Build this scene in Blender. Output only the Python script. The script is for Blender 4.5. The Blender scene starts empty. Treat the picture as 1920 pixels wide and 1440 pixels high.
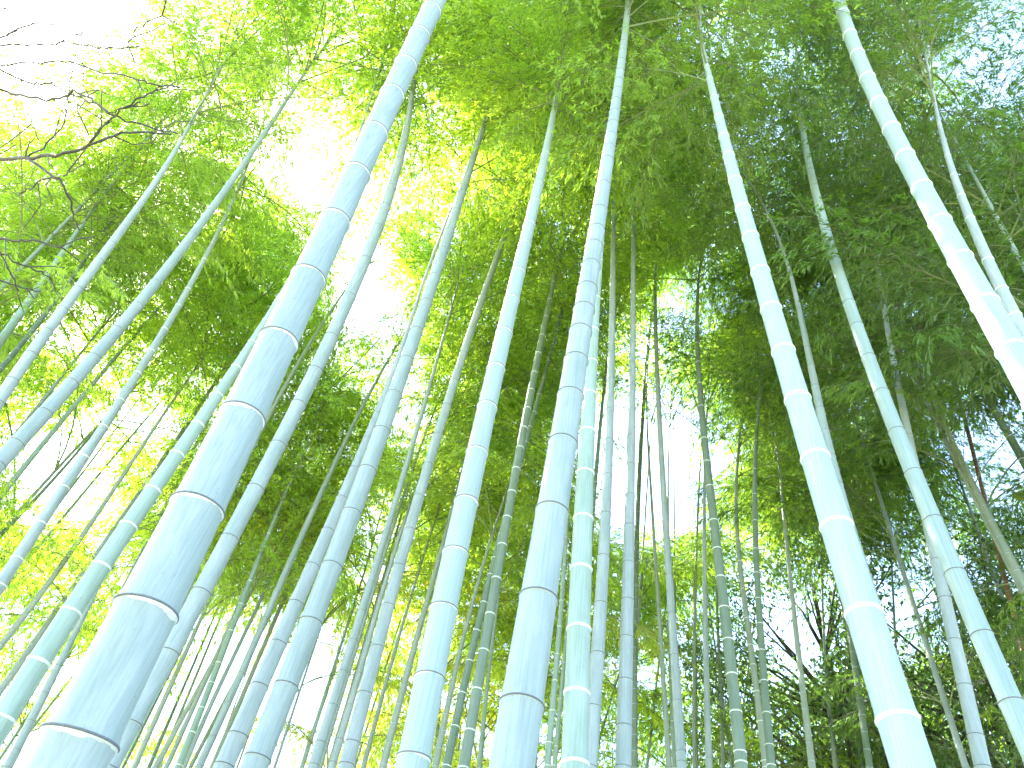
import bpy, math, random
import numpy as np
from mathutils import Vector, Matrix

random.seed(11)
rng = np.random.default_rng(11)
scene = bpy.context.scene
COL = scene.collection

# ------------------------------------------------------------------ camera
FPX = 1440.0                       # focal length in photograph pixels (1920 wide, about 27 mm)
VPX, VPY = 1194.0, -497.0          # where verticals meet in the photograph
EYE = np.array([0.0, 0.0, 1.5])
_up = np.array([VPX - 960.0, 720.0 - VPY, -FPX]); _up /= np.linalg.norm(_up)
_fw = np.array([0.0, 0.0, -1.0])
_hy = _fw - _up * (_fw @ _up); _hy /= np.linalg.norm(_hy)
_hx = np.cross(_hy, _up)
CAM = np.array([_hx, _hy, _up])    # camera axes -> world axes
cam_data = bpy.data.cameras.new('camera')
cam_data.sensor_fit = 'HORIZONTAL'; cam_data.sensor_width = 36.0
cam_data.lens = FPX / 1920.0 * 36.0
cam_data.clip_start = 0.05; cam_data.clip_end = 2000.0
cam = bpy.data.objects.new('camera', cam_data); COL.objects.link(cam)
cam.matrix_world = Matrix.Translation(EYE.tolist()) @ Matrix([list(r) for r in CAM]).to_4x4()
scene.camera = cam

# ------------------------------------------------------------------ sky, sun, exposure
SUN_AZ, SUN_EL = math.radians(-52.0), math.radians(50.0)   # azimuth from +Y towards +X
world = bpy.data.worlds.new('World'); scene.world = world; world.use_nodes = True
wn = world.node_tree.nodes; wl = world.node_tree.links
bg = wn.get('Background') or wn.new('ShaderNodeBackground')
sky = wn.new('ShaderNodeTexSky'); sky.sky_type = 'NISHITA'; sky.sun_disc = False
sky.sun_elevation = SUN_EL; sky.sun_rotation = SUN_AZ
sky.air_density = 1.0; sky.dust_density = 1.0; sky.ozone_density = 1.0
wl.new(sky.outputs[0], bg.inputs[0]); bg.inputs[1].default_value = 0.15
sd = bpy.data.lights.new('sun', 'SUN'); sd.energy = 5.0; sd.angle = math.radians(0.53); sd.color = (1.0, 0.965, 0.90)
sun = bpy.data.objects.new('sun', sd); COL.objects.link(sun)
_s = Vector((math.sin(SUN_AZ) * math.cos(SUN_EL), math.cos(SUN_AZ) * math.cos(SUN_EL), math.sin(SUN_EL)))
sun.rotation_euler = _s.to_track_quat('Z', 'Y').to_euler()
sun.location = (_s * 60)[:]
vs = scene.view_settings
vs.view_transform = 'Standard'; vs.look = 'None'; vs.gamma = 1.0; vs.use_curve_mapping = False
vs.exposure = 3.2
scene.render.engine = 'CYCLES'
cy = scene.cycles
cy.use_denoising = True; cy.use_adaptive_sampling = True; cy.adaptive_threshold = 0.025
cy.max_bounces = 6; cy.diffuse_bounces = 4; cy.glossy_bounces = 2; cy.transmission_bounces = 4; cy.transparent_max_bounces = 4
cy.caustics_reflective = False; cy.caustics_refractive = False

# ------------------------------------------------------------------ pixel <-> place
def ray(x, y):
    return CAM @ np.array([x - 960.0, 720.0 - y, -FPX]) / FPX       # depth 1 along the optical axis
def at(x, y, depth):
    return EYE + ray(x, y) * depth
def pix(p):
    c = CAM.T @ (np.asarray(p) - EYE)
    if c[2] > -0.2: return None
    return (960.0 + FPX * c[0] / -c[2], 720.0 - FPX * c[1] / -c[2], -c[2])

# ------------------------------------------------------------------ materials
def new_mat(name):
    m = bpy.data.materials.new(name); m.use_nodes = True
    nt = m.node_tree; nt.nodes.clear()
    out = nt.nodes.new('ShaderNodeOutputMaterial')
    return m, nt, out
def N(nt, t, **kw):
    n = nt.nodes.new(t)
    for k, v in kw.items(): setattr(n, k, v)
    return n
def ramp(nt, fac, stops):
    r = N(nt, 'ShaderNodeValToRGB'); nt.links.new(fac, r.inputs[0])
    e = r.color_ramp.elements
    while len(e) < len(stops): e.new(0.5)
    for el, (p, c) in zip(e, stops): el.position = p; el.color = (*c, 1.0)
    return r.outputs[0]
def mixc(nt, fac, a, b, mode='MIX'):
    m = N(nt, 'ShaderNodeMix', data_type='RGBA', blend_type=mode)
    for sock, v in ((m.inputs[0], fac), (m.inputs[6], a), (m.inputs[7], b)):
        if hasattr(v, 'is_output'): nt.links.new(v, sock)
        elif isinstance(v, (int, float)): sock.default_value = v
        else: sock.default_value = (*v, 1.0)
    return m.outputs[2]
def noise(nt, vec, scale, detail=3.0, rough=0.55):
    n = N(nt, 'ShaderNodeTexNoise'); n.inputs['Scale'].default_value = scale
    n.inputs['Detail'].default_value = detail; n.inputs['Roughness'].default_value = rough
    nt.links.new(vec, n.inputs['Vector']); return n.outputs['Fac']
def mapping(nt, vec, scale):
    m = N(nt, 'ShaderNodeMapping'); m.inputs['Scale'].default_value = scale
    nt.links.new(vec, m.inputs[0]); return m.outputs[0]

def culm_mat(name, bloom, green, dirt, bloom_amt):
    """waxy bamboo skin: green wall under a pale powdery bloom, fine lengthwise fibres, lichen specks"""
    m, nt, out = new_mat(name)
    tc = N(nt, 'ShaderNodeTexCoord'); ob = tc.outputs['Object']
    oi = N(nt, 'ShaderNodeObjectInfo')
    fib = noise(nt, mapping(nt, ob, (160, 160, 2.2)), 1.0, 2.0)
    blot = noise(nt, mapping(nt, ob, (16, 16, 3.5)), 1.0, 4.0, 0.65)
    speck = noise(nt, mapping(nt, ob, (90, 90, 60)), 1.0, 2.0)
    f1 = ramp(nt, blot, [(0.25, (1 - bloom_amt,) * 3), (0.7, (1, 1, 1))])
    base = mixc(nt, f1, green, bloom)
    fr = ramp(nt, fib, [(0.3, (0.84, 0.86, 0.85)), (0.65, (1.05, 1.05, 1.05))])
    base = mixc(nt, 1.0, base, fr, 'MULTIPLY')
    ds = ramp(nt, speck, [(0.66, (0, 0, 0)), (0.76, (0.55, 0.55, 0.55))])
    base = mixc(nt, ds, base, dirt)
    vr = ramp(nt, oi.outputs['Random'], [(0.0, (0.84, 0.88, 0.86)), (1.0, (1.06, 1.04, 1.06))])
    base = mixc(nt, 1.0, base, vr, 'MULTIPLY')
    b = N(nt, 'ShaderNodeBsdfPrincipled')
    nt.links.new(base, b.inputs['Base Color'])
    rr = N(nt, 'ShaderNodeMapRange'); nt.links.new(blot, rr.inputs[0])
    rr.inputs[3].default_value = 0.36; rr.inputs[4].default_value = 0.62
    nt.links.new(rr.outputs[0], b.inputs['Roughness'])
    bp = N(nt, 'ShaderNodeBump'); bp.inputs['Strength'].default_value = 0.12; bp.inputs['Distance'].default_value = 0.002
    nt.links.new(fib, bp.inputs['Height']); nt.links.new(bp.outputs[0], b.inputs['Normal'])
    nt.links.new(b.outputs[0], out.inputs[0])
    return m
CULM = {
    'pale': culm_mat('bamboo_pale_bloom', (0.335, 0.385, 0.395), (0.20, 0.265, 0.25), (0.20, 0.24, 0.22), 0.8),
    'cyan': culm_mat('bamboo_cyan_bloom', (0.31, 0.39, 0.38), (0.24, 0.33, 0.31), (0.24, 0.30, 0.26), 0.6),
    'green': culm_mat('bamboo_fresh_green', (0.30, 0.39, 0.34), (0.19, 0.28, 0.22), (0.18, 0.22, 0.16), 0.75),
    'dark': culm_mat('bamboo_deep_green', (0.18, 0.24, 0.18), (0.10, 0.15, 0.10), (0.12, 0.13, 0.09), 0.8),
    'grey': culm_mat('bamboo_grey_green', (0.31, 0.36, 0.31), (0.20, 0.25, 0.19), (0.15, 0.15, 0.11), 0.8),
    'dead': culm_mat('bamboo_dead_brown', (0.30, 0.16, 0.08), (0.20, 0.10, 0.05), (0.10, 0.07, 0.05), 0.8),
}
def plain_mat(name, a, b_, scale, rough):
    m, nt, out = new_mat(name)
    tc = N(nt, 'ShaderNodeTexCoord')
    n = noise(nt, tc.outputs['Object'], scale, 4.0, 0.7)
    c = ramp(nt, n, [(0.36, a), (0.64, b_)])
    p = N(nt, 'ShaderNodeBsdfPrincipled'); nt.links.new(c, p.inputs['Base Color'])
    p.inputs['Roughness'].default_value = rough
    nt.links.new(p.outputs[0], out.inputs[0]); return m
RIDGE_DARK = plain_mat('node_ridge_dark', (0.055, 0.065, 0.075), (0.17, 0.19, 0.20), 30, 0.8)
RIDGE_PALE = plain_mat('node_ridge_pale', (0.30, 0.28, 0.24), (0.74, 0.76, 0.72), 26, 0.85)
POWDER = plain_mat('node_white_powder', (0.50, 0.57, 0.56), (0.74, 0.78, 0.77), 22, 0.9)
POWDER_FAINT = plain_mat('node_faint_powder', (0.32, 0.40, 0.43), (0.42, 0.50, 0.52), 22, 0.9)
RINGMATS = {'dark': (RIDGE_DARK, POWDER_FAINT), 'white': (RIDGE_PALE, POWDER), 'fringe': (RIDGE_DARK, POWDER), 'plain': (RIDGE_DARK, POWDER_FAINT)}
TWIG = plain_mat('bamboo_twig', (0.12, 0.17, 0.07), (0.22, 0.27, 0.13), 14, 0.7)
BARK = plain_mat('dark_bark', (0.045, 0.04, 0.036), (0.12, 0.11, 0.10), 9, 0.9)

def leaf_mat(name, refl, trans, tip, gloss=0.05):
    m, nt, out = new_mat(name)
    oi = N(nt, 'ShaderNodeObjectInfo')
    geo = N(nt, 'ShaderNodeNewGeometry')
    ri = geo.outputs['Random Per Island']
    hv = ramp(nt, ri, [(0.0, (0.72, 0.78, 0.75)), (0.55, (1.0, 1.0, 1.0)), (0.90, (1.18, 1.08, 0.9)), (1.0, tip)])
    ov = ramp(nt, oi.outputs['Random'], [(0.0, (0.82, 0.90, 0.95)), (1.0, (1.14, 1.06, 0.85))])
    v = mixc(nt, 1.0, hv, ov, 'MULTIPLY')
    r = mixc(nt, 1.0, refl, v, 'MULTIPLY'); t = mixc(nt, 1.0, trans, v, 'MULTIPLY')
    d = N(nt, 'ShaderNodeBsdfDiffuse'); nt.links.new(r, d.inputs[0])
    tr = N(nt, 'ShaderNodeBsdfTranslucent'); nt.links.new(t, tr.inputs[0])
    g = N(nt, 'ShaderNodeBsdfGlossy'); g.inputs['Roughness'].default_value = 0.45; g.inputs['Color'].default_value = (1, 1, 1, 1)
    a = N(nt, 'ShaderNodeAddShader'); nt.links.new(d.outputs[0], a.inputs[0]); nt.links.new(tr.outputs[0], a.inputs[1])
    mx = N(nt, 'ShaderNodeMixShader'); mx.inputs[0].default_value = gloss
    nt.links.new(a.outputs[0], mx.inputs[1]); nt.links.new(g.outputs[0], mx.inputs[2])
    nt.links.new(mx.outputs[0], out.inputs[0]); return m
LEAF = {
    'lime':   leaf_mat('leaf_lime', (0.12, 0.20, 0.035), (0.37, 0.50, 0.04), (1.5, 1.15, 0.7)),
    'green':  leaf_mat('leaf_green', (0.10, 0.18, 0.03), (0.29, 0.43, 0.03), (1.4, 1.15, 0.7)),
    'deep':   leaf_mat('leaf_shaded', (0.07, 0.13, 0.022), (0.15, 0.26, 0.02), (1.25, 1.1, 0.7)),  # bamboo leaf with the shade of the right side put into its colour
    'dark':   leaf_mat('leaf_dark_shaded', (0.05, 0.105, 0.02), (0.09, 0.18, 0.015), (1.25, 1.1, 0.7)),  # same leaf again, heavier shade painted into the colour
    'yellow': leaf_mat('leaf_sunlit_yellow', (0.15, 0.20, 0.03), (0.40, 0.42, 0.03), (1.5, 1.05, 0.6)),  # sunlit look of the far centre foliage painted into the leaf colour
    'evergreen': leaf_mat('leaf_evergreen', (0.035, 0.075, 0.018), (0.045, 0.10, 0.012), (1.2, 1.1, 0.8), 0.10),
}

# ------------------------------------------------------------------ object helpers
def link(o, parent=None, **props):
    COL.objects.link(o)
    if parent is not None: o.parent = parent
    for k, v in props.items(): o[k] = v
    return o
def empty(name, loc, **props):
    o = bpy.data.objects.new(name, None); o.empty_display_size = 0.2
    o.location = [float(c) for c in loc]
    return link(o, None, **props)
def make_mesh(name, V, F, mats, mi=None, smooth=None):
    me = bpy.data.meshes.new(name)
    me.from_pydata(np.asarray(V, float).tolist(), [], F)
    for m in mats: me.materials.append(m)
    if mi is not None: me.polygons.foreach_set('material_index', np.asarray(mi, np.int32))
    if smooth is not None: me.polygons.foreach_set('use_smooth', np.asarray(smooth, bool))
    me.update(); return me

def frames(P):
    """parallel-transport frames along a polyline"""
    P = np.asarray(P, float); T = np.gradient(P, axis=0)
    T /= np.linalg.norm(T, axis=1)[:, None] + 1e-12
    u = np.cross(T[0], [0.31, 0.95, 0.05]); u /= np.linalg.norm(u)
    U = []
    for t in T:
        u = u - t * (u @ t); u /= np.linalg.norm(u) + 1e-12; U.append(u)
    U = np.array(U); return T, U, np.cross(T, U)
def tube(P, R, sides):
    T, U, W = frames(P)
    a = np.arange(sides) * 2 * np.pi / sides
    V = (np.asarray(P)[:, None] + np.asarray(R)[:, None, None] * (np.cos(a)[None, :, None] * U[:, None] + np.sin(a)[None, :, None] * W[:, None])).reshape(-1, 3)
    F = []
    n = len(P)
    for i in range(n - 1):
        for j in range(sides):
            k = (j + 1) % sides
            F.append((i * sides + j, i * sides + k, (i + 1) * sides + k, (i + 1) * sides + j))
    F.append(tuple(range(sides))[::-1]); F.append(tuple((n - 1) * sides + j for j in range(sides)))
    return V, F
class Bag:
    def __init__(s): s.V = []; s.F = []; s.M = []; s.n = 0
    def add(s, V, F, m=0):
        s.F += [tuple(i + s.n for i in f) for f in F]; s.M += [m] * len(F)
        s.V.append(np.asarray(V, float)); s.n += len(V)
    def mesh(s, name, mats, smooth=True):
        return make_mesh(name, np.concatenate(s.V), s.F, mats, s.M, [smooth] * len(s.F))

# ------------------------------------------------------------------ ground (below the frame, it still lights the grove)
def ground_mat():
    m, nt, out = new_mat('leaf_litter')
    tc = N(nt, 'ShaderNodeTexCoord'); ob = tc.outputs['Object']
    n1 = noise(nt, ob, 9.0, 6.0, 0.7); n2 = noise(nt, ob, 0.6, 3.0)
    c = ramp(nt, n1, [(0.3, (0.10, 0.075, 0.045)), (0.55, (0.24, 0.20, 0.13)), (0.75, (0.34, 0.31, 0.20))])
    c = mixc(nt, n2, c, (0.20, 0.22, 0.10))
    b = N(nt, 'ShaderNodeBsdfPrincipled'); b.inputs['Roughness'].default_value = 0.95
    nt.links.new(c, b.inputs['Base Color'])
    bp = N(nt, 'ShaderNodeBump'); bp.inputs['Strength'].default_value = 0.5; bp.inputs['Distance'].default_value = 0.05
    nt.links.new(n1, bp.inputs['Height']); nt.links.new(bp.outputs[0], b.inputs['Normal'])
    nt.links.new(b.outputs[0], out.inputs[0]); return m
_g = 700.0
ground = bpy.data.objects.new('ground', make_mesh('ground', [(-_g, -_g, 0), (_g, -_g, 0), (_g, _g, 0), (-_g, _g, 0)], [(0, 1, 2, 3)], [ground_mat()]))
link(ground, None, kind='structure', label='leaf-littered forest floor of the bamboo grove')

# ------------------------------------------------------------------ leafy branches
def unit(v): return v / (np.linalg.norm(v) + 1e-12)
def rotz(v, a):
    c, s = math.cos(a), math.sin(a); return np.array([c * v[0] - s * v[1], s * v[0] + c * v[1], v[2]])
def leaf(bag, R, b, d, L, W):
    d = unit(d); n = unit(np.cross(d, np.array([R.normal(0, .35), R.normal(0, .35), 1.0]))); up = np.cross(n, d)
    m = b + d * L * 0.38 - up * W * 0.22
    t = b + d * L - np.array([0, 0, 0.14 * L])
    bag.add([b, m + n * W / 2 + up * W * .25, t, m - n * W / 2 + up * W * .25], [(0, 1, 2), (0, 2, 3)], 1)
def branch(bag, R, az, L, el0, el1, dens, leafL):
    n = 9; P = [np.zeros(3)]; D = []
    wob = R.normal(0, 0.25)
    for i in range(n):
        s = i / (n - 1); el = math.radians(el0 + (el1 - el0) * s)
        a = az + wob * s
        D.append(np.array([math.cos(a) * math.cos(el), math.sin(a) * math.cos(el), math.sin(el)]))
        P.append(P[-1] + D[-1] * L / n)
    P = np.array(P); D.append(D[-1])
    bag.add(*tube(P, np.linspace(0.0065, 0.0015, n + 1) * (L / 1.2) ** .5, 3), 0)
    nsub = int(13 * dens)
    for k in range(nsub):
        s = 0.22 + 0.78 * (k + R.uniform(0, .8)) / nsub
        i = min(int(s * n), n - 1); f = s * n - i
        b = P[i] * (1 - f) + P[i + 1] * f
        side = (-1) ** k
        d = rotz(D[i], side * math.radians(R.uniform(25, 70) * (1.05 - 0.7 * s)))
        d[2] += R.uniform(-.15, .35); d = unit(d)
        l = L * R.uniform(.22, .42) * (1.15 - .55 * s)
        Q = [b]; dd = d.copy(); q = 4
        for _ in range(q):
            dd = unit(dd + np.array([0, 0, -0.14])); Q.append(Q[-1] + dd * l / q)
        Q = np.array(Q)
        bag.add(*tube(Q, [0.002, .0018, .0015, .0012, .001], 3), 0)
        nt_ = max(3, int(l / 0.042))
        for j in range(nt_):
            s2 = 0.15 + 0.85 * (j + R.uniform(0, .9)) / nt_
            ii = min(int(s2 * q), q - 1); ff = s2 * q - ii
            o = Q[ii] * (1 - ff) + Q[ii + 1] * ff
            e = unit(rotz(dd, R.uniform(-1.1, 1.1)) + np.array([0, 0, R.uniform(-.55, .25)]))
            tw = o + e * R.uniform(.01, .05)
            for h in range(R.integers(4, 9)):
                ld = unit(rotz(e, R.uniform(-1.0, 1.0)) + np.array([0, 0, R.uniform(-.75, .05)]))
                leaf(bag, R, tw + e * R.uniform(-.02, .03), ld, leafL * R.uniform(.7, 1.25), leafL * R.uniform(.15, .21))
def spray_bag(seed, dens=1.8, leafL=0.043):
    R = np.random.default_rng(seed); bag = Bag()
    branch(bag, R, 0.0, R.uniform(1.1, 1.35), R.uniform(25, 55), R.uniform(-40, -10), dens, leafL)
    branch(bag, R, R.uniform(.6, 1.1) * R.choice([-1, 1]), R.uniform(.7, .95), R.uniform(30, 60), R.uniform(-30, 0), dens, leafL)
    return bag
SPRAY = {}
for tint in ('lime', 'green', 'deep', 'yellow', 'dark'):
    SPRAY[tint] = []
for i in range(10):
    bg_ = spray_bag(100 + i)
    me = bg_.mesh('leafy_branch', [TWIG, LEAF['green']], False)
    for tint in SPRAY:
        c = me if tint == 'green' else me.copy()
        c.materials[1] = LEAF[tint]; SPRAY[tint].append(c)

# ------------------------------------------------------------------ where the canopy is open (sprays are left out there)
GAPS = [(40, 30, 190, 85, 1), (10, 140, 50, 45, 1), (640, 215, 45, 38, .8), (560, 330, 55, 40, 1), (695, 572, 58, 72, 1), (700, 30, 45, 50, .8),
        (420, 205, 40, 35, .7), (340, 440, 45, 45, .7), (150, 640, 100, 55, .5), (90, 885, 95, 62, 1), (300, 770, 85, 50, .5),
        (170, 970, 50, 55, .7), (345, 1265, 78, 115, 1), (700, 1040, 50, 70, .9), (555, 1340, 70, 110, 1), (770, 785, 50, 85, .9), (560, 1000, 280, 160, .09), (470, 780, 130, 170, .14), (660, 820, 120, 120, .1), (700, 700, 220, 160, .06), (250, 700, 260, 160, .04), (1100, 1150, 300, 200, .1), (1420, 1050, 160, 200, .1),
        (1240, 640, 70, 90, .8), (1200, 870, 95, 160, 1), (1320, 560, 50, 70, .7), (1310, 870, 80, 100, .9), (1500, 1195, 80, 90, 1),
        (1720, 1140, 85, 120, 1), (1870, 865, 85, 95, 1), (1885, 165, 66, 42, 1), (1840, 100, 60, 40, .6), (1590, 760, 35, 70, .6),
        (1385, 260, 30, 22, .8), (1390, 70, 70, 50, .6), (40, 1180, 60, 90, .8), (100, 1330, 50, 70, .8), (850, 370, 60, 20, .5), (1330, 1340, 50, 60, .5)]
def open_sky(p, grow=1.0, least=0.0):
    q = pix(p)
    if q is None: return False
    for cx, cy_, rx, ry, w in GAPS:
        if q[2] < 1 or w < least: continue
        if ((q[0] - cx) / (rx * grow)) ** 2 + ((q[1] - cy_) / (ry * grow)) ** 2 < 1 and rng.random() < w: return True
    return False

# ------------------------------------------------------------------ node rings
def ring_mesh(name, kind, seed):
    R = np.random.default_rng(seed); S = 56
    a = np.arange(S) * 2 * np.pi / S
    if kind == 'white':   prof = [(-.22, 1.00), (-.20, 1.030), (-.045, 1.060), (0.0, 1.085), (.035, 1.06), (.045, 1.0)]; mi = [1, 1, 1, 0, 0]
    elif kind == 'fringe': prof = [(-.20, 1.00), (-.18, 1.035), (-.045, 1.065), (-.02, 1.10), (.03, 1.09), (.04, 1.0)]; mi = [1, 1, 0, 0, 0]
    else:                 prof = [(-.13, 1.00), (-.12, 1.028), (-.05, 1.05), (-.035, 1.085), (.035, 1.085), (.045, 1.0)]; mi = [1, 1, 0, 0, 0]
    V = []; F = []; M = []
    sm = sum(R.normal(0, 1) * np.sin(a * f + R.uniform(0, 6.28)) / f ** .35 for f in (1, 2, 3, 5, 7, 11, 17))
    jag = np.clip(.75 + .20 * sm + R.normal(0, .05, S), .3, 1.35) if kind == 'fringe' else 1 + .07 * sm + R.normal(0, .02, S)
    for z, r in prof:
        zz = np.where(z < -.1, z * jag, z + 0.012 * np.sin(a * 2 + seed))
        V.append(np.c_[np.cos(a) * r, np.sin(a) * r, zz])
    for i in range(len(prof) - 1):
        for j in range(S):
            k = (j + 1) % S
            F.append((i * S + j, i * S + k, (i + 1) * S + k, (i + 1) * S + j)); M.append(mi[i])
    m = RINGMATS[kind]
    return make_mesh(name, np.concatenate(V), F, [m[0], m[1]], M, [True] * len(F))
RINGS = {k: [ring_mesh('node_ring', k, s) for s in (1, 2, 3)] for k in ('dark', 'white', 'fringe')}

# ------------------------------------------------------------------ bamboo
COUNT = {'ring': 0, 'spray': 0, 'bamboo': 0}
def culm_mesh(zs, line, rad, sides, tint, ring, own):
    """wall of the culm with a swelling at every node; own = nodes that get a ring of their own"""
    Z = []; K = []; M = []
    for i, z in enumerate(zs):
        r = rad(z)
        for dz, k, m in ((-.7, 1.0, 0), (-.24, 1.012, 2), (-.05, 1.045, 1), (.05, 1.045, 0), (.45, .985, 0)):
            zz = z + dz * r
            if Z and zz <= Z[-1] + 1e-4: continue
            if zz < -0.05: continue
            Z.append(zz); K.append(k); M.append(0 if own[i] or ring is None else m)
    Z = [-0.12] + Z; K = [1.02] + K; M = [0] + M
    P = np.array([[*line(z), z] for z in Z]); R = np.array([rad(z) for z in Z]) * np.array(K)
    V, F = tube(P, R, sides)
    mi = [m for m in M[:-1] for _ in range(sides)] + [0, 0]
    mats = [CULM[tint], RINGMATS[ring or 'plain'][0], RINGMATS[ring or 'plain'][1]]
    return P, V, F, mi, mats
def build_bamboo(zs, line, rad, tint, ring, sides, own, crown, tints, label, group, scale=1.0, skip=0.0, base_droop=0.0, cat='bamboo', name='bamboo'):
    base = np.array([*line(0.0), 0.0])
    root = empty(name, base, label=label, category=cat, group=group); COUNT['bamboo'] += 1
    P, V, F, mi, mats = culm_mesh(zs, line, rad, sides, tint, ring, own)
    me = make_mesh('culm', V - base, F, mats, mi, [True] * (len(F) - 2) + [False] * 2)
    culm = link(bpy.data.objects.new('culm', me), root)
    for i, z in enumerate(zs):
        if own[i]:
            o = bpy.data.objects.new('node_ring', RINGS[ring][i % 3])
            t = np.array([*line(z + .02), z + .02]) - np.array([*line(z - .02), z - .02])
            q = Vector(t.tolist()).to_track_quat('Z', 'Y')
            o.rotation_mode = 'QUATERNION'; o.rotation_quaternion = q @ Matrix.Rotation(rng.uniform(0, 6.28), 4, 'Z').to_quaternion()
            o.location = (np.array([*line(z), z]) - base).tolist(); o.scale = (rad(z) * 1.0,) * 3
            link(o, culm); COUNT['ring'] += 1
    H = zs[-1]; z0 = crown; az = rng.uniform(0, 6.28); zc = z0
    while zc < H - 0.1:
        s = (zc - z0) / max(H - z0, .1)
        az += math.pi + rng.normal(0, .75)
        L = scale * rng.uniform(1.0, 1.4) * (0.75 + 0.55 * math.sin(math.pi * min(1, .25 + .8 * s)))
        p = np.array([*line(zc), zc])
        c = p + np.array([math.cos(az), math.sin(az), .12]) * L * .62
        zc += rng.uniform(.10, .19) * (1 if scale < 1.2 else 1.35)
        if rng.random() < skip: continue
        if np.linalg.norm(c - EYE) < 2.6: continue
        ca, sa = math.cos(az), math.sin(az)
        if any(open_sky(p + np.array([ca, sa, .1]) * L * k, .95) for k in (.3, .65, 1.0)): continue
        if any(open_sky(p + np.array([ca * k - sa * e, sa * k + ca * e, dz]) * L, .9, .95) for k, e, dz in ((1.25, 0, 0), (.7, .4, .1), (.7, -.4, .1), (.65, 0, -.35), (.4, 0, .35))): continue
        t = tints[int(rng.integers(len(tints)))]
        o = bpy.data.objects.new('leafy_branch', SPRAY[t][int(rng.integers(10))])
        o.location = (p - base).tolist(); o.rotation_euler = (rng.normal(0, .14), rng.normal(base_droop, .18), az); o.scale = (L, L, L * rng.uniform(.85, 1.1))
        link(o, root); COUNT['spray'] += 1
    return root

def from_photo(key, D0, tint, ring, pts, label, group, lean=0.0, crown=None, ext=4.0, tints=('lime',), skip=0.0):
    a = np.array(pts, float)
    rays = np.array([ray(x, y) for x, y, w in pts])
    z0d = FPX * D0 / a[0, 2]; P0 = rays[0] * z0d
    h = P0[:2] / np.linalg.norm(P0[:2]); rho = P0[:2] @ h; tl = math.tan(math.radians(lean))
    s = (rho + tl * P0[2]) / (rays[:, :2] @ h + tl * rays[:, 2])
    P = EYE + rays * s[:, None]; D = a[:, 2] * s / FPX
    z = P[:, 2]; n = len(z)
    deg = 3 if n >= 9 else 2 if n >= 5 else 1
    zm, zr = z.mean(), max(np.ptp(z), .1)
    cx = np.polyfit((z - zm) / zr, P[:, 0], deg); cy_ = np.polyfit((z - zm) / zr, P[:, 1], deg)
    cd = np.polyfit((z - zm) / zr, D, min(2, deg))
    zl, zt = z[0], z[-1]; H = zt + ext
    def ev(c, q): return np.polyval(c, (q - zm) / zr)
    dl = [(ev(c, zl + .3) - ev(c, zl)) / .3 for c in (cx, cy_)]
    dh = [(ev(c, zt) - ev(c, zt - .3)) / .3 for c in (cx, cy_)]
    arch = rng.uniform(-.03, .03, 2)
    def line(q):
        if q < zl: return (ev(cx, zl) + dl[0] * (q - zl), ev(cy_, zl) + dl[1] * (q - zl))
        if q > zt:
            e = q - zt; return (ev(cx, zt) + dh[0] * e + arch[0] * e * e, ev(cy_, zt) + dh[1] * e + arch[1] * e * e)
        return (ev(cx, q), ev(cy_, q))
    zz = np.linspace(zl, zt, 40); dd = np.minimum.accumulate(ev(cd, zz)); dd = np.maximum(dd, .012)
    def rad(q):
        if q <= zl: return dd[0] / 2 * (1 + 0.012 * (zl - q))
        if q >= zt: return max(.003, (dd[-1] + (0.006 - dd[-1]) * (q - zt) / (H - zt)) / 2)
        return float(np.interp(q, zz, dd)) / 2
    # nodes: where the photograph shows rings, filled in and carried on above and below
    med = 2.6 * D0 if ring == 'plain' else max(.16, min(.42, float(np.median(np.diff(z)[:max(2, n // 2)]))))
    nodes = []
    if ring != 'plain':
        for i in range(n - 1):
            k = max(1, int(round((z[i + 1] - z[i]) / (med * 1.15))))
            nodes += [z[i] + (z[i + 1] - z[i]) * j / k for j in range(k)]
    else:
        nodes = list(np.arange(zl, zt, med))
    nodes.append(zt)
    q = nodes[0] - med
    while q > .08: nodes.insert(0, q); q -= med * (.97 if q > 1 else .85)
    q = zt + min(med, .3)
    while q < H: nodes.append(q); q += min(med, .3)
    own = []
    for q in nodes:
        if ring in ('dark', 'white', 'fringe'):
            p = pix((*line(q), q)); ok = False
            if p: ok = -30 < p[0] < 1950 and -30 < p[1] < 1470 and FPX * 2 * rad(q) / p[2] >= 11
            own.append(ok)
        else: own.append(False)
    nodes.append(H); own.append(False)
    cr = crown if crown is not None else zt - 0.04 * (zt - 1.5)
    return build_bamboo(nodes, line, rad, tint, ring, 28 if a[0, 2] > 35 else 18 if a[0, 2] > 16 else 12, own, cr, tints, label, group, skip=skip)
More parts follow.
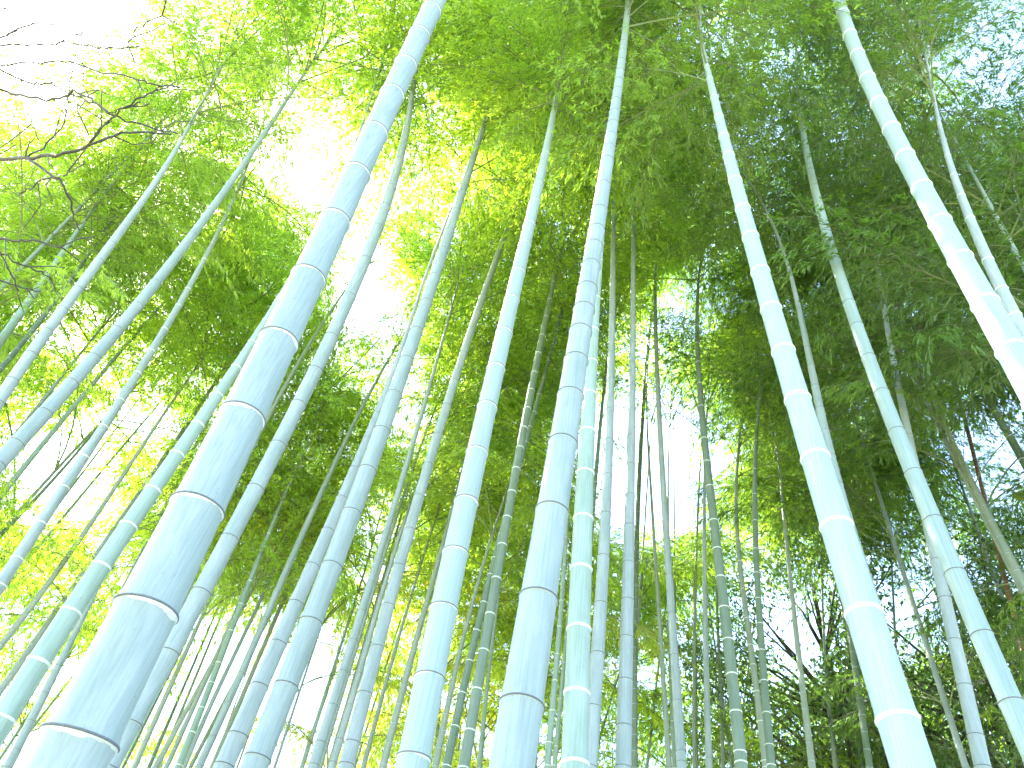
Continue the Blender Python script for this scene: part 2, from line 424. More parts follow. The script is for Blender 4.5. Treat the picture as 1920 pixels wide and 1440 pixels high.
# key: (D0 metres at lowest listed point, tint, ring, [(x,y,w) from low to high])
CULMS = {
'A':(.135,'pale','fringe',[(145,1385,140),(272,1143,110),(375,955,95),(461,785,82),(522,640,71),(575,520,62),(623,412,55),(665,325,50),(703,250,47),(737,180,45),(763,125,43),(787,68,41),(806,20,40)]),
'B':(.110,'pale','dark',[(205,1440,43),(250,1358,42),(315,1223,40),(375,1110,38),(430,1010,36),(475,915,34),(520,835,32),(555,757,31),(590,695,29),(625,635,28),(660,560,27),(688,490,25),(712,430,23),(730,350,19),(745,300,17),(755,257,14),(775,185,8)]),
'C':(.130,'pale','dark',[(983,1323,86),(1010,1123,72),(1030,960,62),(1057,833,52),(1065,743,46),(1077,677,42),(1087,623,39),(1097,582,36),(1103,543,35),(1108,500,33),(1113,463,31),(1118,433,30),(1125,397,28),(1132,350,26),(1140,303,24),(1147,257,22),(1152,212,20),(1157,170,18),(1162,135,17),(1167,97,15),(1173,50,12),(1178,10,9)]),
'D':(.130,'cyan','white',[(1687,1350,80),(1617,1150,64),(1568,987,57),(1528,860,50),(1493,750,45),(1468,660,40),(1447,580,36),(1427,510,33),(1408,445,30),(1393,392,27),(1378,340,24),(1368,293,21),(1358,257,19),(1348,220,17),(1338,185,15),(1330,150,12),(1322,105,8)]),
'E':(.130,'cyan','white',[(1950,752,58),(1897,657,52),(1847,570,46),(1800,487,42),(1762,418,39),(1728,353,36),(1698,293,33),(1672,242,30),(1648,193,28),(1627,147,26),(1608,103,25),(1593,67,24),(1580,27,22),(1570,-10,21)]),
'F':(.090,'pale','white',[(1925,640,26),(1903,593,24),(1880,543,22),(1850,490,20),(1820,410,16),(1803,368,14),(1788,330,12),(1777,293,11),(1762,233,8),(1753,195,6)]),
'G':(.110,'cyan','dark',[(1945,1430,46),(1897,1318,42),(1840,1192,38),(1792,1075,36),(1747,977,34),(1713,888,31),(1683,810,28),(1655,737,26),(1627,672,24),(1607,613,22),(1590,570,21),(1565,490,19),(1537,383,16),(1528,350,15),(1513,293,12),(1507,257,11),(1497,187,8),(1493,100,5)]),
'H':(.100,'pale','dark',[(1840,1440,29),(1832,1380,28),(1810,1287,26),(1790,1202,24),(1773,1123,22),(1753,1052,20),(1735,970,18),(1717,880,16),(1705,817,14),(1695,767,13),(1685,718,12),(1675,680,11),(1663,617,10),(1652,547,9),(1645,487,8),(1638,420,6),(1633,330,4)]),
'I':(.095,'pale','dark',[(1620,1080,26),(1572,910,20),(1557,857,18),(1547,810,17),(1537,767,15),(1528,725,13),(1520,687,12),(1513,653,12),(1508,620,11),(1502,593,10),(1493,557,9),(1487,523,8),(1472,487,7),(1460,450,6),(1440,400,4)]),
'J':(.060,'dark','plain',[(1617,1440,9),(1607,1360,9),(1590,1200,8),(1578,1140,7),(1566,1050,5)]),
'K':(.075,'dark','plain',[(1630,1440,13),(1620,1360,12),(1605,1260,11),(1590,1170,10),(1572,1040,7)]),
'L':(.080,'dark','white',[(1965,950,16),(1917,863,14),(1895,820,14),(1865,775,13),(1843,732,12),(1820,692,11),(1798,657,9),(1773,613,7),(1757,570,5)]),
'M':(.075,'grey','plain',[(1925,1105,16),(1903,1063,15),(1877,1013,14),(1850,960,12),(1820,900,10),(1797,850,9),(1773,800,8),(1753,757,7),(1730,705,5)]),
'N':(.050,'dead','plain',[(1830,860,7),(1800,760,7),(1775,655,7),(1760,583,6)]),
'O':(.125,'green','white',[(1078,1432,53),(1080,1300,47),(1087,1180,43),(1090,1068,40),(1093,973,37),(1097,888,33),(1100,810,28),(1107,740,25),(1108,680,22),(1113,620,19),(1118,560,15),(1126,490,10),(1131,430,6)]),
'P':(.100,'pale','dark',[(1110,1440,30),(1113,1327,28),(1118,1227,26),(1123,1133,25),(1130,1045,23),(1133,965,21),(1140,893,18),(1140,827,17),(1147,770,15),(1147,713,14),(1148,663,13),(1148,590,12),(1148,490,11),(1150,350,8),(1155,287,5)]),
'Q':(.105,'pale','dark',[(1168,1440,31),(1170,1363,29),(1173,1277,27),(1175,1197,25),(1177,1127,24),(1178,1057,22),(1180,987,20),(1182,930,18),(1183,873,16),(1183,770,14),(1185,683,12),(1187,577,10),(1188,487,9),(1186,367,6)]),
'R':(.070,'dark','plain',[(1190,1440,12),(1190,1260,11),(1195,993,9),(1203,797,8),(1213,667,7),(1222,597,6),(1226,540,5)]),
'S':(.085,'pale','dark',[(1278,1430,19),(1275,1410,18),(1265,1230,16),(1255,1080,14),(1250,1013,13),(1248,947,12),(1243,890,11),(1235,800,9),(1232,713,8),(1230,653,7),(1228,573,7),(1232,490,6),(1232,417,4)]),
'T':(.060,'grey','dark',[(1255,1440,11),(1248,1348,10),(1242,1243,9),(1235,1143,8),(1228,1032,6),(1222,947,5),(1215,830,4)]),
'U':(.060,'green','white',[(1265,1440,9),(1262,1353,9),(1257,1273,8),(1255,1180,7),(1254,1050,6),(1252,900,4)]),
'V':(.045,'grey','plain',[(1268,1400,6),(1264,1100,4),(1263,820,3)]),
'W':(.070,'pale','dark',[(1330,1423,13),(1325,1317,11),(1323,1220,10),(1322,1133,9),(1320,1053,8),(1322,960,6),(1321,850,4)]),
'X':(.095,'dark','white',[(1390,1430,23),(1388,1410,23),(1381,1335,22),(1372,1265,21),(1364,1200,20),(1356,1140,19),(1349,1083,18),(1344,1030,17),(1340,977,16),(1330,913,15),(1325,823,13),(1315,763,11),(1308,680,8),(1305,580,6),(1312,513,4)]),
'Y':(.070,'grey','white',[(1436,1440,13),(1433,1427,13),(1427,1353,12),(1422,1297,12),(1412,1247,12),(1407,1210,11),(1397,1160,10),(1387,1053,8),(1382,970,7),(1383,863,5)]),
'Z':(.080,'dark','white',[(1446,1435,17),(1443,1397,16),(1437,1337,15),(1433,1277,14),(1428,1220,13),(1425,1170,12),(1422,1123,12),(1420,1075,11),(1417,1030,10),(1415,977,9),(1417,880,8),(1417,827,8),(1422,780,6),(1428,720,4)]),
'AA':(.070,'grey','plain',[(1522,1427,13),(1507,1310,12),(1497,1227,10),(1488,1143,9),(1477,1043,7),(1470,960,6),(1462,890,4)]),
'AB':(.060,'grey','plain',[(1565,1427,9),(1555,1320,7),(1548,1250,6),(1543,1173,5),(1542,1093,4)]),
'AC':(.045,'grey','plain',[(1307,1440,6),(1303,1260,6),(1303,1127,4)]),
'AD':(.050,'grey','plain',[(1357,1427,7),(1348,1260,6),(1342,1093,5),(1340,1000,4)]),
'AE':(.045,'dark','plain',[(1380,1440,5),(1392,1343,5),(1403,1243,4),(1412,1180,4)]),
'AF':(.045,'dark','plain',[(1690,1420,7),(1678,1210,5),(1673,1093,4),(1672,1040,3)]),
'AG':(.060,'grey','plain',[(1863,1427,9),(1843,1343,8),(1815,1220,6),(1795,1130,5)]),
'AH':(.050,'dark','plain',[(1945,1340,7),(1907,1270,6),(1857,1177,6),(1825,1110,4)]),
'BA':(.130,'cyan','fringe',[(777,1423,62),(807,1273,57),(832,1143,52),(850,1037,48),(873,942,43),(895,850,39),(915,765,36),(930,692,33),(945,625,30),(958,563,28),(973,512,26),(985,460,24),(990,422,22),(1003,380,20),(1010,347,18),(1023,290,16),(1030,253,13),(1037,213,11),(1045,167,9),(1050,135,6)]),
'BB':(.125,'pale','dark',[(482,1423,50),(537,1288,46),(583,1168,42),(622,1063,39),(658,963,36),(688,883,32),(717,810,30),(740,742,28),(762,677,26),(780,622,24),(798,568,22),(813,520,21),(828,470,20),(842,435,18),(857,398,16),(868,362,15),(877,328,14),(887,297,13),(902,247,12),(913,217,10),(925,185,7)]),
'BC':(.110,'pale','dark',[(418,1436,38),(448,1380,36),(488,1288,33),(523,1208,31),(553,1132,28),(585,1062,26),(617,997,23),(665,880,19),(687,823,17),(708,777,15),(727,727,12),(748,670,9),(770,600,6)]),
'BD':(.105,'pale','dark',[(650,1435,29),(660,1393,28),(685,1302,27),(707,1215,26),(728,1137,24),(748,1063,23),(767,995,22),(783,932,21),(803,873,20),(820,817,18),(837,762,16),(852,715,15),(870,663,14),(883,617,13),(897,587,12),(905,555,12),(917,523,11),(930,490,10),(943,447,10),(960,403,9),(977,367,8),(987,340,8),(1000,310,7),(1017,267,5)]),
'BE':(.080,'pale','dark',[(625,1430,15),(638,1387,14),(657,1323,13),(673,1263,12),(690,1205,11),(705,1152,10),(720,1100,9),(733,1053,8),(743,1027,7),(775,930,5)]),
'BF':(.090,'pale','dark',[(588,1435,21),(602,1393,20),(623,1323,19),(643,1260,18),(662,1202,17),(678,1147,16),(695,1092,15),(710,1043,14),(727,995,12),(737,947,11),(763,873,10),(783,803,9),(797,747,7),(823,667,6),(837,613,5),(850,563,4)]),
'BG':(.060,'green','plain',[(570,1435,9),(597,1330,8),(647,1187,6),(672,1110,4)]),
'BH':(.080,'pale','dark',[(372,1437,16),(402,1383,15),(425,1320,14),(452,1263,14),(477,1208,13),(497,1160,13),(517,1110,12),(537,1067,12),(557,1023,12),(592,960,11),(607,910,10),(637,843,9),(667,790,7),(700,723,6),(733,667,4)]),
'BI':(.065,'grey','plain',[(402,1430,10),(427,1370,10),(467,1273,9),(497,1200,8),(523,1147,8),(543,1103,7),(567,1043,7),(590,985,5)]),
'BJ':(.075,'green','white',[(336,1435,14),(360,1373,14),(378,1327,13),(397,1280,13),(410,1243,12),(433,1183,11),(452,1133,10),(470,1090,9),(490,1033,8),(517,970,7),(540,915,5)]),
'BK':(.060,'pale','dark',[(345,1438,10),(358,1407,10),(380,1355,9),(402,1312,9),(420,1267,8),(438,1227,8),(460,1187,7),(480,1143,7),(497,1107,6),(523,1043,5)]),
'BM':(.070,'grey','plain',[(293,1440,12),(310,1400,11),(350,1327,9),(383,1277,8),(430,1183,6)]),
'BN':(.055,'dark','plain',[(277,1440,8),(333,1320,6),(400,1157,4)]),
'BO':(.065,'pale','plain',[(253,1436,11),(263,1413,11),(287,1360,10),(313,1297,8),(353,1210,6)]),
'BP':(.040,'dark','plain',[(230,1440,6),(290,1320,5),(330,1240,4)]),
'BQ':(.055,'grey','plain',[(380,1290,9),(455,1110,8),(520,957,7),(547,875,6),(567,813,5)]),
'BR':(.050,'grey','plain',[(310,1310,8),(340,1245,7),(377,1160,6),(433,1037,5)]),
'CA':(.120,'green','white',[(7,1347,46),(70,1240,42),(132,1147,38),(192,1063,35),(242,987,32),(288,920,29),(332,853,26),(367,795,24),(408,742,22),(443,690,20),(473,643,17),(500,603,14),(525,555,9)]),
'CB':(.075,'pale','dark',[(20,1267,13),(63,1207,12),(103,1150,12),(140,1097,11),(177,1047,11),(207,1003,10),(250,940,10),(290,883,9),(360,783,8),(417,697,6)]),
'CC':(.085,'pale','dark',[(13,1440,18),(32,1407,17),(57,1353,16),(83,1300,15),(110,1250,14),(133,1203,12),(153,1160,10),(185,1100,7)]),
'CD':(.045,'dark','plain',[(20,1363,8),(70,1283,7),(113,1213,5)]),
'CE':(.045,'dark','plain',[(40,1440,6),(100,1360,5),(135,1310,4)]),
'CF':(.105,'pale','dark',[(-3,873,32),(32,833,30),(82,773,27),(132,717,25),(175,670,24),(217,617,22),(257,573,20),(293,532,18),(337,483,16),(360,440,15),(393,397,14),(433,343,13),(477,277,11),(513,220,9),(553,167,5)]),
'CG':(.095,'pale','dark',[(-5,755,25),(22,713,22),(58,665,20),(90,623,19),(117,580,18),(147,543,17),(187,490,16),(227,423,15),(257,390,13),(290,350,11),(327,290,9),(347,247,6)]),
'CH':(.095,'pale','white',[(0,1097,24),(32,1047,22),(78,982,21),(118,913,19),(158,857,18),(197,802,17),(228,752,16),(257,700,15),(283,658,14),(307,617,13),(333,573,12),(353,543,11),(387,490,10),(410,427,8),(433,385,5)]),
'CI':(.085,'green','dark',[(-30,685,16),(0,637,15),(30,600,14),(67,547,13),(100,500,11),(130,455,8)]),
'CJ':(.060,'dark','plain',[(-30,730,11),(7,680,10),(50,637,9),(100,567,8),(160,487,6),(190,440,4)]),
'CK':(.065,'green','plain',[(0,930,11),(43,877,10),(90,823,10),(127,777,9),(173,723,8),(233,650,6),(290,583,4),(350,523,3)]),
'CL':(.050,'dark','plain',[(0,1005,8),(43,957,7),(110,890,6),(157,833,5),(200,780,4)]),
'CM':(.070,'grey','plain',[(0,1210,13),(27,1180,12),(62,1137,11),(88,1093,11),(117,1053,10),(147,1013,9),(183,970,9),(233,887,8),(290,800,6),(350,715,4)]),
'CN':(.060,'pale','plain',[(-20,880,10),(20,823,9),(60,775,8),(110,715,5)]),
'DA':(.090,'dark','white',[(868,1440,23),(882,1370,22),(895,1293,21),(907,1220,20),(918,1152,18),(930,1085,17),(947,1023,17),(958,923,16),(968,880,15),(980,803,14),(988,767,14),(1002,700,13),(1017,630,12),(1033,563,10),(1044,500,6)]),
'DB':(.080,'dark','white',[(836,1436,18),(853,1362,16),(868,1300,15),(883,1240,14),(895,1183,13),(907,1130,12),(918,1078,11),(927,1047,10),(950,960,10),(987,830,9),(1000,773,9),(1020,710,8),(1037,647,7),(1057,570,5)]),
'DC':(.080,'grey','plain',[(718,1432,15),(743,1350,14),(758,1280,13),(780,1197,11),(797,1147,10),(820,1043,9),(843,977,8),(853,937,8),(873,863,7),(887,773,6),(903,680,4)]),
'DD':(.060,'grey','plain',[(684,1430,10),(710,1333,8),(733,1237,7),(777,1107,5),(797,1030,4)]),
'DE':(.070,'grey','plain',[(815,1437,13),(833,1360,12),(853,1273,10),(870,1187,8),(910,1037,6),(933,977,5)]),
'DF':(.055,'green','plain',[(897,1440,9),(907,1360,8),(913,1293,7),(923,1200,6),(935,1120,4)]),
'DG':(.070,'green','white',[(1025,1436,14),(1030,1393,13),(1037,1333,12),(1042,1277,11),(1045,1227,10),(1052,1127,9),(1057,1060,8),(1065,960,6)]),
'DH':(.060,'green','white',[(1040,1436,10),(1043,1400,9),(1050,1310,8),(1058,1243,7),(1065,1150,5)]),
'DI':(.055,'dark','plain',[(1104,1060,9),(1115,913,8),(1120,847,7),(1127,797,6),(1137,680,4)]),
'DK':(.050,'grey','plain',[(690,1140,8),(720,1037,7),(753,947,6),(773,877,5),(803,800,4)]),
'DL':(.045,'grey','plain',[(1000,1060,6),(1003,927,5),(1003,800,4)]),
'DM':(.045,'green','plain',[(1213,1438,6),(1220,1380,5),(1232,1277,4),(1240,1200,3)]),
'DN':(.045,'green','plain',[(1108,1436,6),(1125,1387,5),(1143,1327,4),(1160,1260,3)]),
'EA':(.060,'pale','plain',[(395,1000,10),(455,890,9),(505,780,8),(567,660,7),(607,603,6),(640,557,4)]),
}
LABEL = {
'A': 'thickest bamboo of the grove, blue-grey bloom, thin flaking white-and-dark node rings',
'B': 'pale blue bamboo with dark rings standing close behind the thickest culm',
'C': 'very thick whitish bamboo with evenly spaced dark rings, branching only near its top',
'D': 'thick pale cyan bamboo with bold white rings, hiding part of a thinner dark-ringed culm',
'E': 'thick pale cyan bamboo with white rings running parallel in front of a slimmer white-ringed one',
'F': 'slim pale white-ringed bamboo running close beside a thick cyan one',
'G': 'mid-thick cyan bamboo with fine dark rings, bent near the top, crossing before a thinner one',
'H': 'slim pale dark-ringed bamboo crossing behind the mid-thick cyan bent culm',
'I': 'slim greyish dark-ringed bamboo emerging from behind the thick white-ringed cyan culm',
'L': 'dark green slim bamboo with cream rings against the dark evergreen leaves',
'M': 'plain grey-green thin bamboo passing in front of the dark evergreen crowns',
'N': 'short broken dead brown bamboo stalk among dark evergreen leaves',
'O': 'fresh green thick bamboo with bold white rings right beside the very thick whitish culm',
'P': 'pale dark-ringed bamboo standing just behind the fresh green white-ringed culm',
'Q': 'straight upright pale bamboo with dark rings and a dark thin stalk right behind it',
'R': 'dark thin stalk standing right behind the straight upright pale bamboo',
'S': 'slim pale blue dark-ringed bamboo with two thinner stalks beside its foot',
'T': 'thin grey dark-ringed stalk beside the slim pale blue culm',
'U': 'thin green white-ringed stalk half hidden behind the slim pale blue culm',
'W': 'thin upright pale dark-ringed bamboo between the slim blue and dark green white-ringed culms',
'X': 'tallest dark green pale-ringed bamboo, its bare top against white sky',
'Y': 'thin grey-green white-ringed bamboo converging with a darker one at its foot',
'Z': 'dark green white-ringed bamboo joined at its foot by a thinner grey one',
'AA': 'plain thin grey bamboo crossing the white sky gap beside the thick cyan culm',
'BA': 'thick pale turquoise bamboo with faint flaking white rings, standing alone among thin stalks',
'BB': 'pale blue thick bamboo with bold dark rings, overlapping a slightly thinner twin culm',
'BC': 'slightly thinner pale blue dark-ringed bamboo tucked behind its thicker twin',
'BD': 'tall pale blue dark-ringed bamboo with dark patches on its upper joints',
'BE': 'thin pale blue stalk running close along the tall dark-patched culm',
'BF': 'slim pale dark-ringed bamboo beside the white sky gap, next to the twin culms',
'BH': 'slim pale bamboo with many close dark rings, foremost of the thin crowded clump',
'BJ': 'slim light green white-ringed bamboo in the thin crowded clump',
'BK': 'thin pale blue dark-ringed stalk in the thin crowded clump',
'CA': 'fresh green thick bamboo with white rings running parallel to the thickest culm',
'CB': 'thin pale blue stalk running along the edge of the fresh green parallel culm',
'CC': 'slim pale dark-ringed bamboo under the fresh green parallel culm, against bright sky',
'CF': 'long pale dark-ringed bamboo whose bare twiggy tip ends in lime foliage',
'CG': 'pale dark-ringed bamboo leading up behind the bare tree twigs',
'CH': 'slim pale white-ringed bamboo between the long twiggy-tipped culm and the fresh green one',
'CI': 'short green dark-ringed bamboo entering below the bare tree twigs',
'CJ': 'thin dark stalk beside the pale culm that leads up behind the bare twigs',
'CK': 'thin green stalk crossing the sky-speckled leaves between two pale culms',
'DA': 'dark green white-ringed bamboo, thicker of a crossing pair',
'DB': 'dark green white-ringed bamboo, thinner of a crossing pair',
'DC': 'plain grey-green stalk close beside the thick turquoise culm',
'DG': 'thin green white-ringed stalk filling the gap between whitish and fresh green thick culms',
'DH': 'thinner green white-ringed stalk touching the foot of the fresh green thick culm',
'DI': 'thin dark plain stalk showing between the fresh green culm and the pale one behind it',
'DM': 'thin slanting green stalk among leaves beside the straight upright pale culm',
'DN': 'thin slanting green stalk between the fresh green and the straight upright pale culms',
'AE': 'thin dark stalk slanting the opposite way behind the converging dark culms',
'EA': 'thin pale plain stalk slanting from behind the thickest culm across a white sky gap',
'CL': 'thin dark plain stalk crossing the bright sky patch by the slim white-ringed culm',
'CM': 'thin grey plain stalk between the slim white-ringed culm and the fresh green parallel one',
'CN': 'thin pale plain stalk below the long twiggy-tipped culm',
}
SHARED = [
 (('BG','BI','BM','BN','BO','BP','BQ','BR'), 'thin plain stalk in the crowded clump behind the thickest culm', 'thin stalks behind the thickest culm'),
 (('CD','CE'), 'very thin dark stalk beside the lower edge of the thickest culm', 'thin stalks beside the thickest culm'),
 (('DD','DE','DF','DK','DL'), 'thin plain stalk standing among leaves around the thick turquoise culm', 'thin stalks around the turquoise culm'),
 (('V','AC','AD'), 'very thin grey stalk among leaves behind the slim pale blue culm', 'thin stalks behind the slim culms'),
 (('J','K'), 'dark thin stalk, one of a pair beside the thick cyan white-ringed culm', 'dark pair beside the cyan culm'),
 (('AB','AF','AG','AH'), 'thin plain stalk in the shade around the cyan culms', 'thin stalks around the cyan culms'),
]
FAR_N = 44
EVERGREENS = [(29, 12.0, 11.0, 8.0, 2.6, 2.4, 560, 'dark evergreen tree behind the mid-thick cyan bent bamboo', 1),
              (37, 11.5, 10.0, 7.2, 2.4, 2.4, 520, 'dark evergreen tree beside the bright sky gap past the cyan culms', 2),
              (33, 15.5, 8.0, 5.6, 2.0, 1.8, 220, 'low dark evergreen tree behind two taller ones', 3)]
SIDE = [(50, 6.0, ('dark',)), (55, 8.5, ('deep', 'dark')), (47, 9.5, ('dark',)), (62, 6.8, ('dark',)), (44, 7.2, ('deep', 'dark')), (40, 10.5, ('dark',)), (36, 8.8, ('deep', 'dark')),  # right-hand crowns wear the leaf copies with painted-in shade
        (-47, 10.0, ('lime',)), (-44, 8.0, ('lime',)), (-41, 11.0, ('lime',)), (-50, 12.0, ('lime',))]
TALL_N = 8

# ------------------------------------------------------------------ the bamboos of the photograph
EXTRA = {   # depth lean (deg, towards the camera), crown start, height above the last seen joint, branches left out
    'A': dict(lean=5.0, crown=9.0, ext=6.5), 'B': dict(lean=2.0), 'C': dict(crown=9.3), 'E': dict(crown=10.6, ext=4.5),
    'N': dict(ext=0.05, crown=99.0), 'D': dict(crown=8.6), 'AE': dict(crown=12.0), 'BA': dict(crown=9.6), 'O': dict(ext=6.0, crown=9.8), 'CA': dict(ext=7.0, crown=10.0), 'BC': dict(ext=6.5, crown=10.2),
}
shared = {k: (lab, g) for ks, lab, g in SHARED for k in ks}
for key, (D0, tint, ring, pts) in CULMS.items():
    lab, grp = (LABEL[key], 'bamboos of the grove') if key in LABEL else shared[key]
    tx, ty = pts[-1][0], pts[-1][1]
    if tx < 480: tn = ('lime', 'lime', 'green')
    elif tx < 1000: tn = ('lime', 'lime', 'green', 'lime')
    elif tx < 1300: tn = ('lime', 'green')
    else: tn = ('green', 'deep') if tx < 1560 else ('deep', 'dark', 'deep')  # leaf copies with painted-in shade, more of them further right
    from_photo(key, D0, tint, ring, pts, lab, grp, tints=tn, **EXTRA.get(key, {}))

# ------------------------------------------------------------------ the back of the grove: further bamboos, leafy from low down
def far_bamboo(az, dist, tn, label, group, D=None, H=None, low=None, scale=1.35, skip=.4):
    D = D or rng.uniform(.05, .085); H = H or rng.uniform(10.5, 14.5); low = low or rng.uniform(4.5, 7.5)
    x, y = dist * math.sin(az), dist * math.cos(az)
    lx, ly = rng.normal(0, .03, 2); ax, ay = rng.normal(0, .0035, 2)
    def line(z): return (x + lx * z + ax * z * z, y + ly * z + ay * z * z)
    def rad(z): return max(.003, D / 2 * (1 - .93 * (max(z, 0) / H) ** 1.4))
    nodes = list(np.arange(.15, H, .32)) + [H]
    return build_bamboo(nodes, line, rad, ['grey', 'green', 'pale', 'grey'][int(rng.integers(4))], 'plain', 8, [False] * len(nodes), low, tn, label, group, scale=scale, skip=skip)
LAND = {'A': 'the thickest culm', 'BB': 'the thick dark-ringed twin culms', 'BD': 'the tall dark-patched pale culm', 'BA': 'the thick turquoise culm', 'C': 'the very thick whitish culm',
        'Q': 'the straight upright pale culm', 'X': 'the tallest dark green culm', 'Z': 'the converging dark culms', 'D': 'the thick cyan bold white-ringed culm', 'G': 'the bent mid-thick cyan culm',
        'E': 'the thick cyan culm with a slimmer parallel one', 'CA': 'the fresh green parallel culm', 'CH': 'the slim pale white-ringed culm', 'CF': 'the long twiggy-tipped culm', 'AA': 'the plain thin grey culm'}
def behind(az, dist):
    q = pix((dist * math.sin(az), dist * math.cos(az), 7.0)); best = None
    for k in LAND:
        for x, y, w in CULMS[k][3]:
            d = math.hypot(x - q[0], y - q[1])
            if best is None or d < best[0]: best = (d, k)
    return LAND[best[1]]
for i in range(FAR_N):
    u = (i + rng.uniform(.2, .8)) / FAR_N
    az = math.radians(-44 + 88 * u); dist = rng.uniform(9.5, 19.0)
    right = math.degrees(az) > 12
    tn = ('green', 'deep', 'green') if right else (('yellow', 'lime', 'lime') if math.degrees(az) > -22 else ('lime', 'lime', 'green'))  # painted shade tone on the right, painted sunlit yellow in the middle
    hue = 'deep green' if right else 'yellow-green'; wh = behind(az, dist)
    far_bamboo(az, dist, tn, f'slender {hue} leafy bamboo behind {wh}', f'{hue} bamboos behind {wh}')

for i in range(TALL_N):
    az = math.radians(-40 + 72 * (i + rng.uniform(.2, .8)) / TALL_N); dist = rng.uniform(9.0, 13.0)
    right = math.degrees(az) > 14
    hue = 'deep green' if right else 'lime green'; wh = behind(az, dist)
    far_bamboo(az, dist, ('green', 'deep') if right else ('lime', 'lime', 'green'), f'tall high-crowned {hue} bamboo behind {wh}', f'tall {hue} bamboos behind {wh}', D=rng.uniform(.055, .08), H=rng.uniform(15.5, 18.0), low=rng.uniform(8.5, 10.0), scale=1.3, skip=.1)
for az, dist, tn in SIDE:
    right = az > 0
    wh = behind(math.radians(az), dist)
    far_bamboo(math.radians(az), dist, tn, f'tall overhanging deep green bamboo beyond {wh}' if right else f'tall overhanging lime bamboo beyond {wh}',
               f'overhanging deep green bamboos beyond {wh}' if right else f'overhanging lime bamboos beyond {wh}', D=.09, H=rng.uniform(13, 15), low=rng.uniform(5.5, 7.0), scale=1.15, skip=.05)

# ------------------------------------------------------------------ dark evergreen broadleaf trees
def evergreen(az, dist, H, cz, rx, rz, nclump, label, seed):
    R = np.random.default_rng(seed); az = math.radians(az)
    base = np.array([dist * math.sin(az), dist * math.cos(az), 0.0])
    root = empty('evergreen_tree', base, label=label, category='tree', group='dark evergreen trees')
    P = [np.array([0, 0, -.1])]
    for i in range(10): P.append(P[-1] + np.array([R.normal(0, .10), R.normal(0, .10), (H + .1) / 10]))
    P = np.array(P); tb = Bag(); tb.add(*tube(P, np.linspace(.13, .02, 11), 10))
    cb = Bag()
    for k in range(nclump):
        d = unit(R.normal(0, 1, 3)); r = R.uniform(.25, 1) ** .45
        c = np.array([P[7][0], P[7][1], cz]) + d * np.array([rx, rx, rz]) * r
        if open_sky(base + c, .9): continue
        if k % 5 == 0:
            i = int(np.clip((c[2] - .8) / (H / 10), 2, 9)); o = P[i]; mid = (o + c) / 2 + R.normal(0, .12, 3)
            tb.add(*tube(np.array([o, mid, c]), [.035, .02, .006], 5))
        for _ in range(46):
            b = c + R.normal(0, .20, 3) * [1, 1, .6]
            ld = unit(R.normal(0, 1, 3) + [0, 0, -.25]); L = R.uniform(.06, .105)
            leaf(cb, R, b, ld, L, L * .46)
    link(bpy.data.objects.new('trunk', tb.mesh('trunk', [BARK])), root)
    link(bpy.data.objects.new('crown', cb.mesh('crown', [BARK, LEAF['evergreen']], False)), root)
for a in EVERGREENS: evergreen(*a)

# ------------------------------------------------------------------ bare tree whose twigs reach in among the lime leaves
TW = [  # photo polylines with width at start and end
 ([(-160, 330), (-60, 305), (0, 300), (50, 295), (105, 293), (165, 273), (215, 252), (270, 248), (320, 252)], 7, 1.6),
 ([(165, 273), (185, 245), (210, 222), (235, 200), (270, 180), (300, 163), (340, 160)], 2.8, 1.3),
 ([(50, 295), (85, 320), (110, 335), (130, 365), (138, 400), (147, 432)], 4.2, 1.3),
 ([(50, 295), (90, 270), (120, 240), (125, 200), (130, 165), (133, 130)], 2.6, 1.2),
 ([(110, 335), (85, 333), (60, 350), (40, 362)], 2, 1.1), ([(118, 330), (140, 318), (160, 305)], 1.8, 1),
 ([(-140, 150), (-60, 155), (0, 167), (40, 180), (100, 190), (140, 172), (170, 185), (200, 210), (235, 225), (290, 240), (330, 250)], 5, 1.3),
 ([(-140, 120), (-50, 118), (0, 133), (40, 150), (70, 158), (95, 156), (140, 180), (180, 195), (205, 214)], 4, 1.3),
 ([(-140, 120), (-20, 125), (60, 118), (125, 114), (165, 127), (220, 140), (270, 150), (310, 163)], 3.4, 1.2),
 ([(-140, 120), (-50, 100), (0, 72), (20, 60), (65, 43), (105, 45), (140, 62), (180, 78)], 3.8, 1.3),
 ([(-130, -30), (-60, -10), (0, 15), (45, 30), (70, 55), (90, 70)], 3, 1.1),
 ([(-140, 120), (-60, 88), (0, 82), (90, 83), (140, 80), (180, 88), (220, 92), (265, 86)], 4, 1.4),
 ([(240, 89), (250, 60), (285, 35), (312, 30), (330, 45)], 2.2, 1.1),
 ([(-170, 440), (-70, 445), (0, 447), (25, 453), (60, 450), (100, 462), (120, 467)], 4, 1.4),
 ([(-170, 440), (-60, 455), (0, 472), (25, 488), (80, 512), (100, 527)], 3.4, 1.2),
 ([(0, 472), (20, 510), (35, 545)], 2, 1), ([(-170, 440), (-60, 500), (0, 528), (40, 540), (75, 546)], 3, 1.2),
 ([(138, 175), (150, 215), (165, 255)], 1.6, 1), ([(200, 212), (230, 205), (262, 190)], 1.6, 1), ([(45, 195), (55, 225), (72, 262)], 1.6, 1),
]
TD = 3.4
tb0 = at(-330, 420, TD + .4); root = empty('bare_tree', (tb0[0], tb0[1], 0), category='tree', label='leafless dark-twigged tree reaching over the lime bamboo foliage')
base = np.array([tb0[0], tb0[1], 0.0])
trunk = Bag()
ends = [(-160, 330), (-140, 150), (-140, 120), (-170, 440), (-130, -30)]
Rt = np.random.default_rng(5)
htop = max(at(x, y, TD)[2] for x, y in ends)
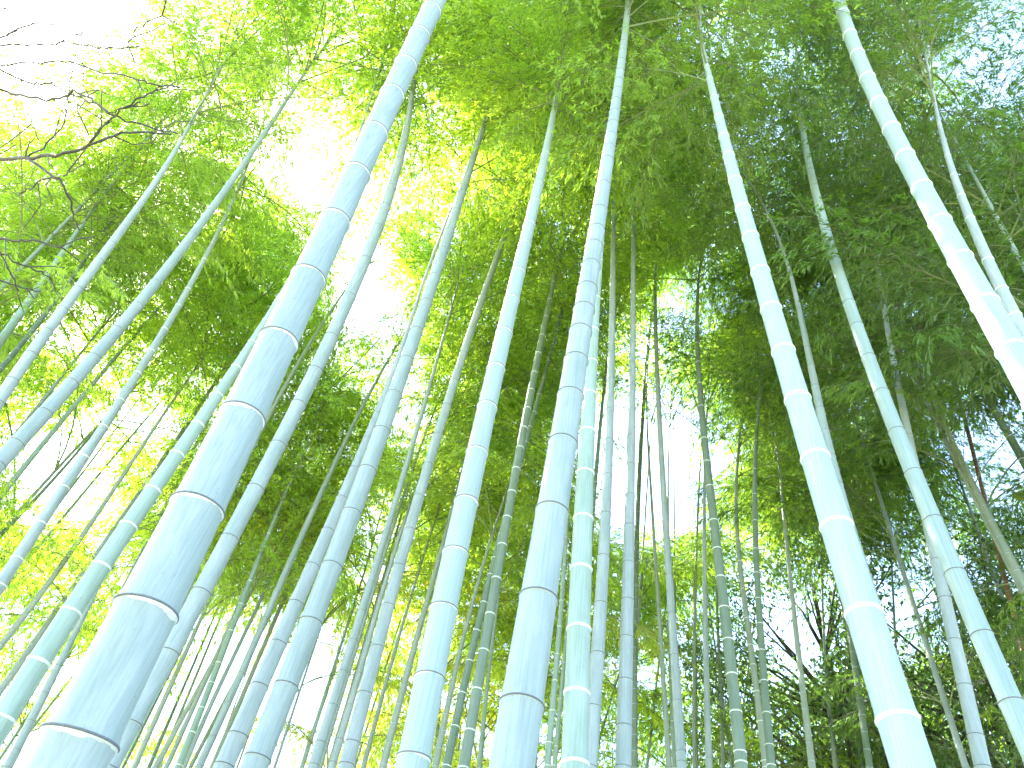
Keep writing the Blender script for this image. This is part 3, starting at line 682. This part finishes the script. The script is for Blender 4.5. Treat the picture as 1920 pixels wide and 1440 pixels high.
TP = np.array([[.03 * math.sin(z * 1.7), .03 * math.cos(z * 1.3), z] for z in np.linspace(-.1, htop, 12)])
trunk.add(*tube(TP, np.linspace(.085, .018, 12), 12))
for x, y in ends:
    e = at(x, y, TD) - base; zi = max(1.0, e[2] - 0.9)
    o = np.array([.03 * math.sin(zi * 1.7), .03 * math.cos(zi * 1.3), zi])
    m = (o + e) / 2 + np.array([0, 0, .12])
    trunk.add(*tube(np.array([o, m, e]), [.024, .016, .011], 7))
link(bpy.data.objects.new('trunk', trunk.mesh('trunk', [BARK])), root)
def smooth_path(Q, k=4):
    Q = np.asarray(Q); t = np.arange(len(Q)); tt = np.linspace(0, len(Q) - 1, (len(Q) - 1) * k + 1)
    out = np.array([np.interp(tt, t, Q[:, i]) for i in range(3)]).T
    for _ in range(2): out[1:-1] = (out[:-2] + 2 * out[1:-1] + out[2:]) / 4
    return out
for j, (pl, w0, w1) in enumerate(TW):
    bgb = Bag(); ph = Rt.uniform(0, 6)
    Q = []
    for i, (x, y) in enumerate(pl): Q.append(at(x, y, TD + .22 * math.sin(.004 * x * 3 + .002 * y * 5)))
    Q = smooth_path(Q); n = len(Q); Q = Q + Rt.normal(0, .004, Q.shape) * (np.arange(n)[:, None] > 0)
    bgb.add(*tube(Q - base, np.linspace(w0 * 1.1 + .6, w1 * 1.2 + 1.2, n) * TD / FPX / 2, 6))
    for k in range(int(n * .14)):
        i = int(Rt.integers(2, n)); d = unit(Q[i] - Q[i - 1]) ; s = unit(np.cross(d, ray(960, 720))) * Rt.choice([-1, 1])
        dd = unit(d * Rt.uniform(.5, 1.2) + s * Rt.uniform(.4, 1) + Rt.normal(0, .25, 3)); l = Rt.uniform(.05, .22)
        q2 = np.array([Q[i], Q[i] + dd * l * .5 + Rt.normal(0, .01, 3), Q[i] + unit(dd + d * .4) * l])
        bgb.add(*tube(q2 - base, [.0034, .0026, .002], 4))
    link(bpy.data.objects.new('branch', bgb.mesh('branch', [BARK])), root)

print('COUNT', COUNT, 'objects', len(bpy.data.objects), 'tris', sum(len(m.polygons) * 2 for m in bpy.data.meshes))
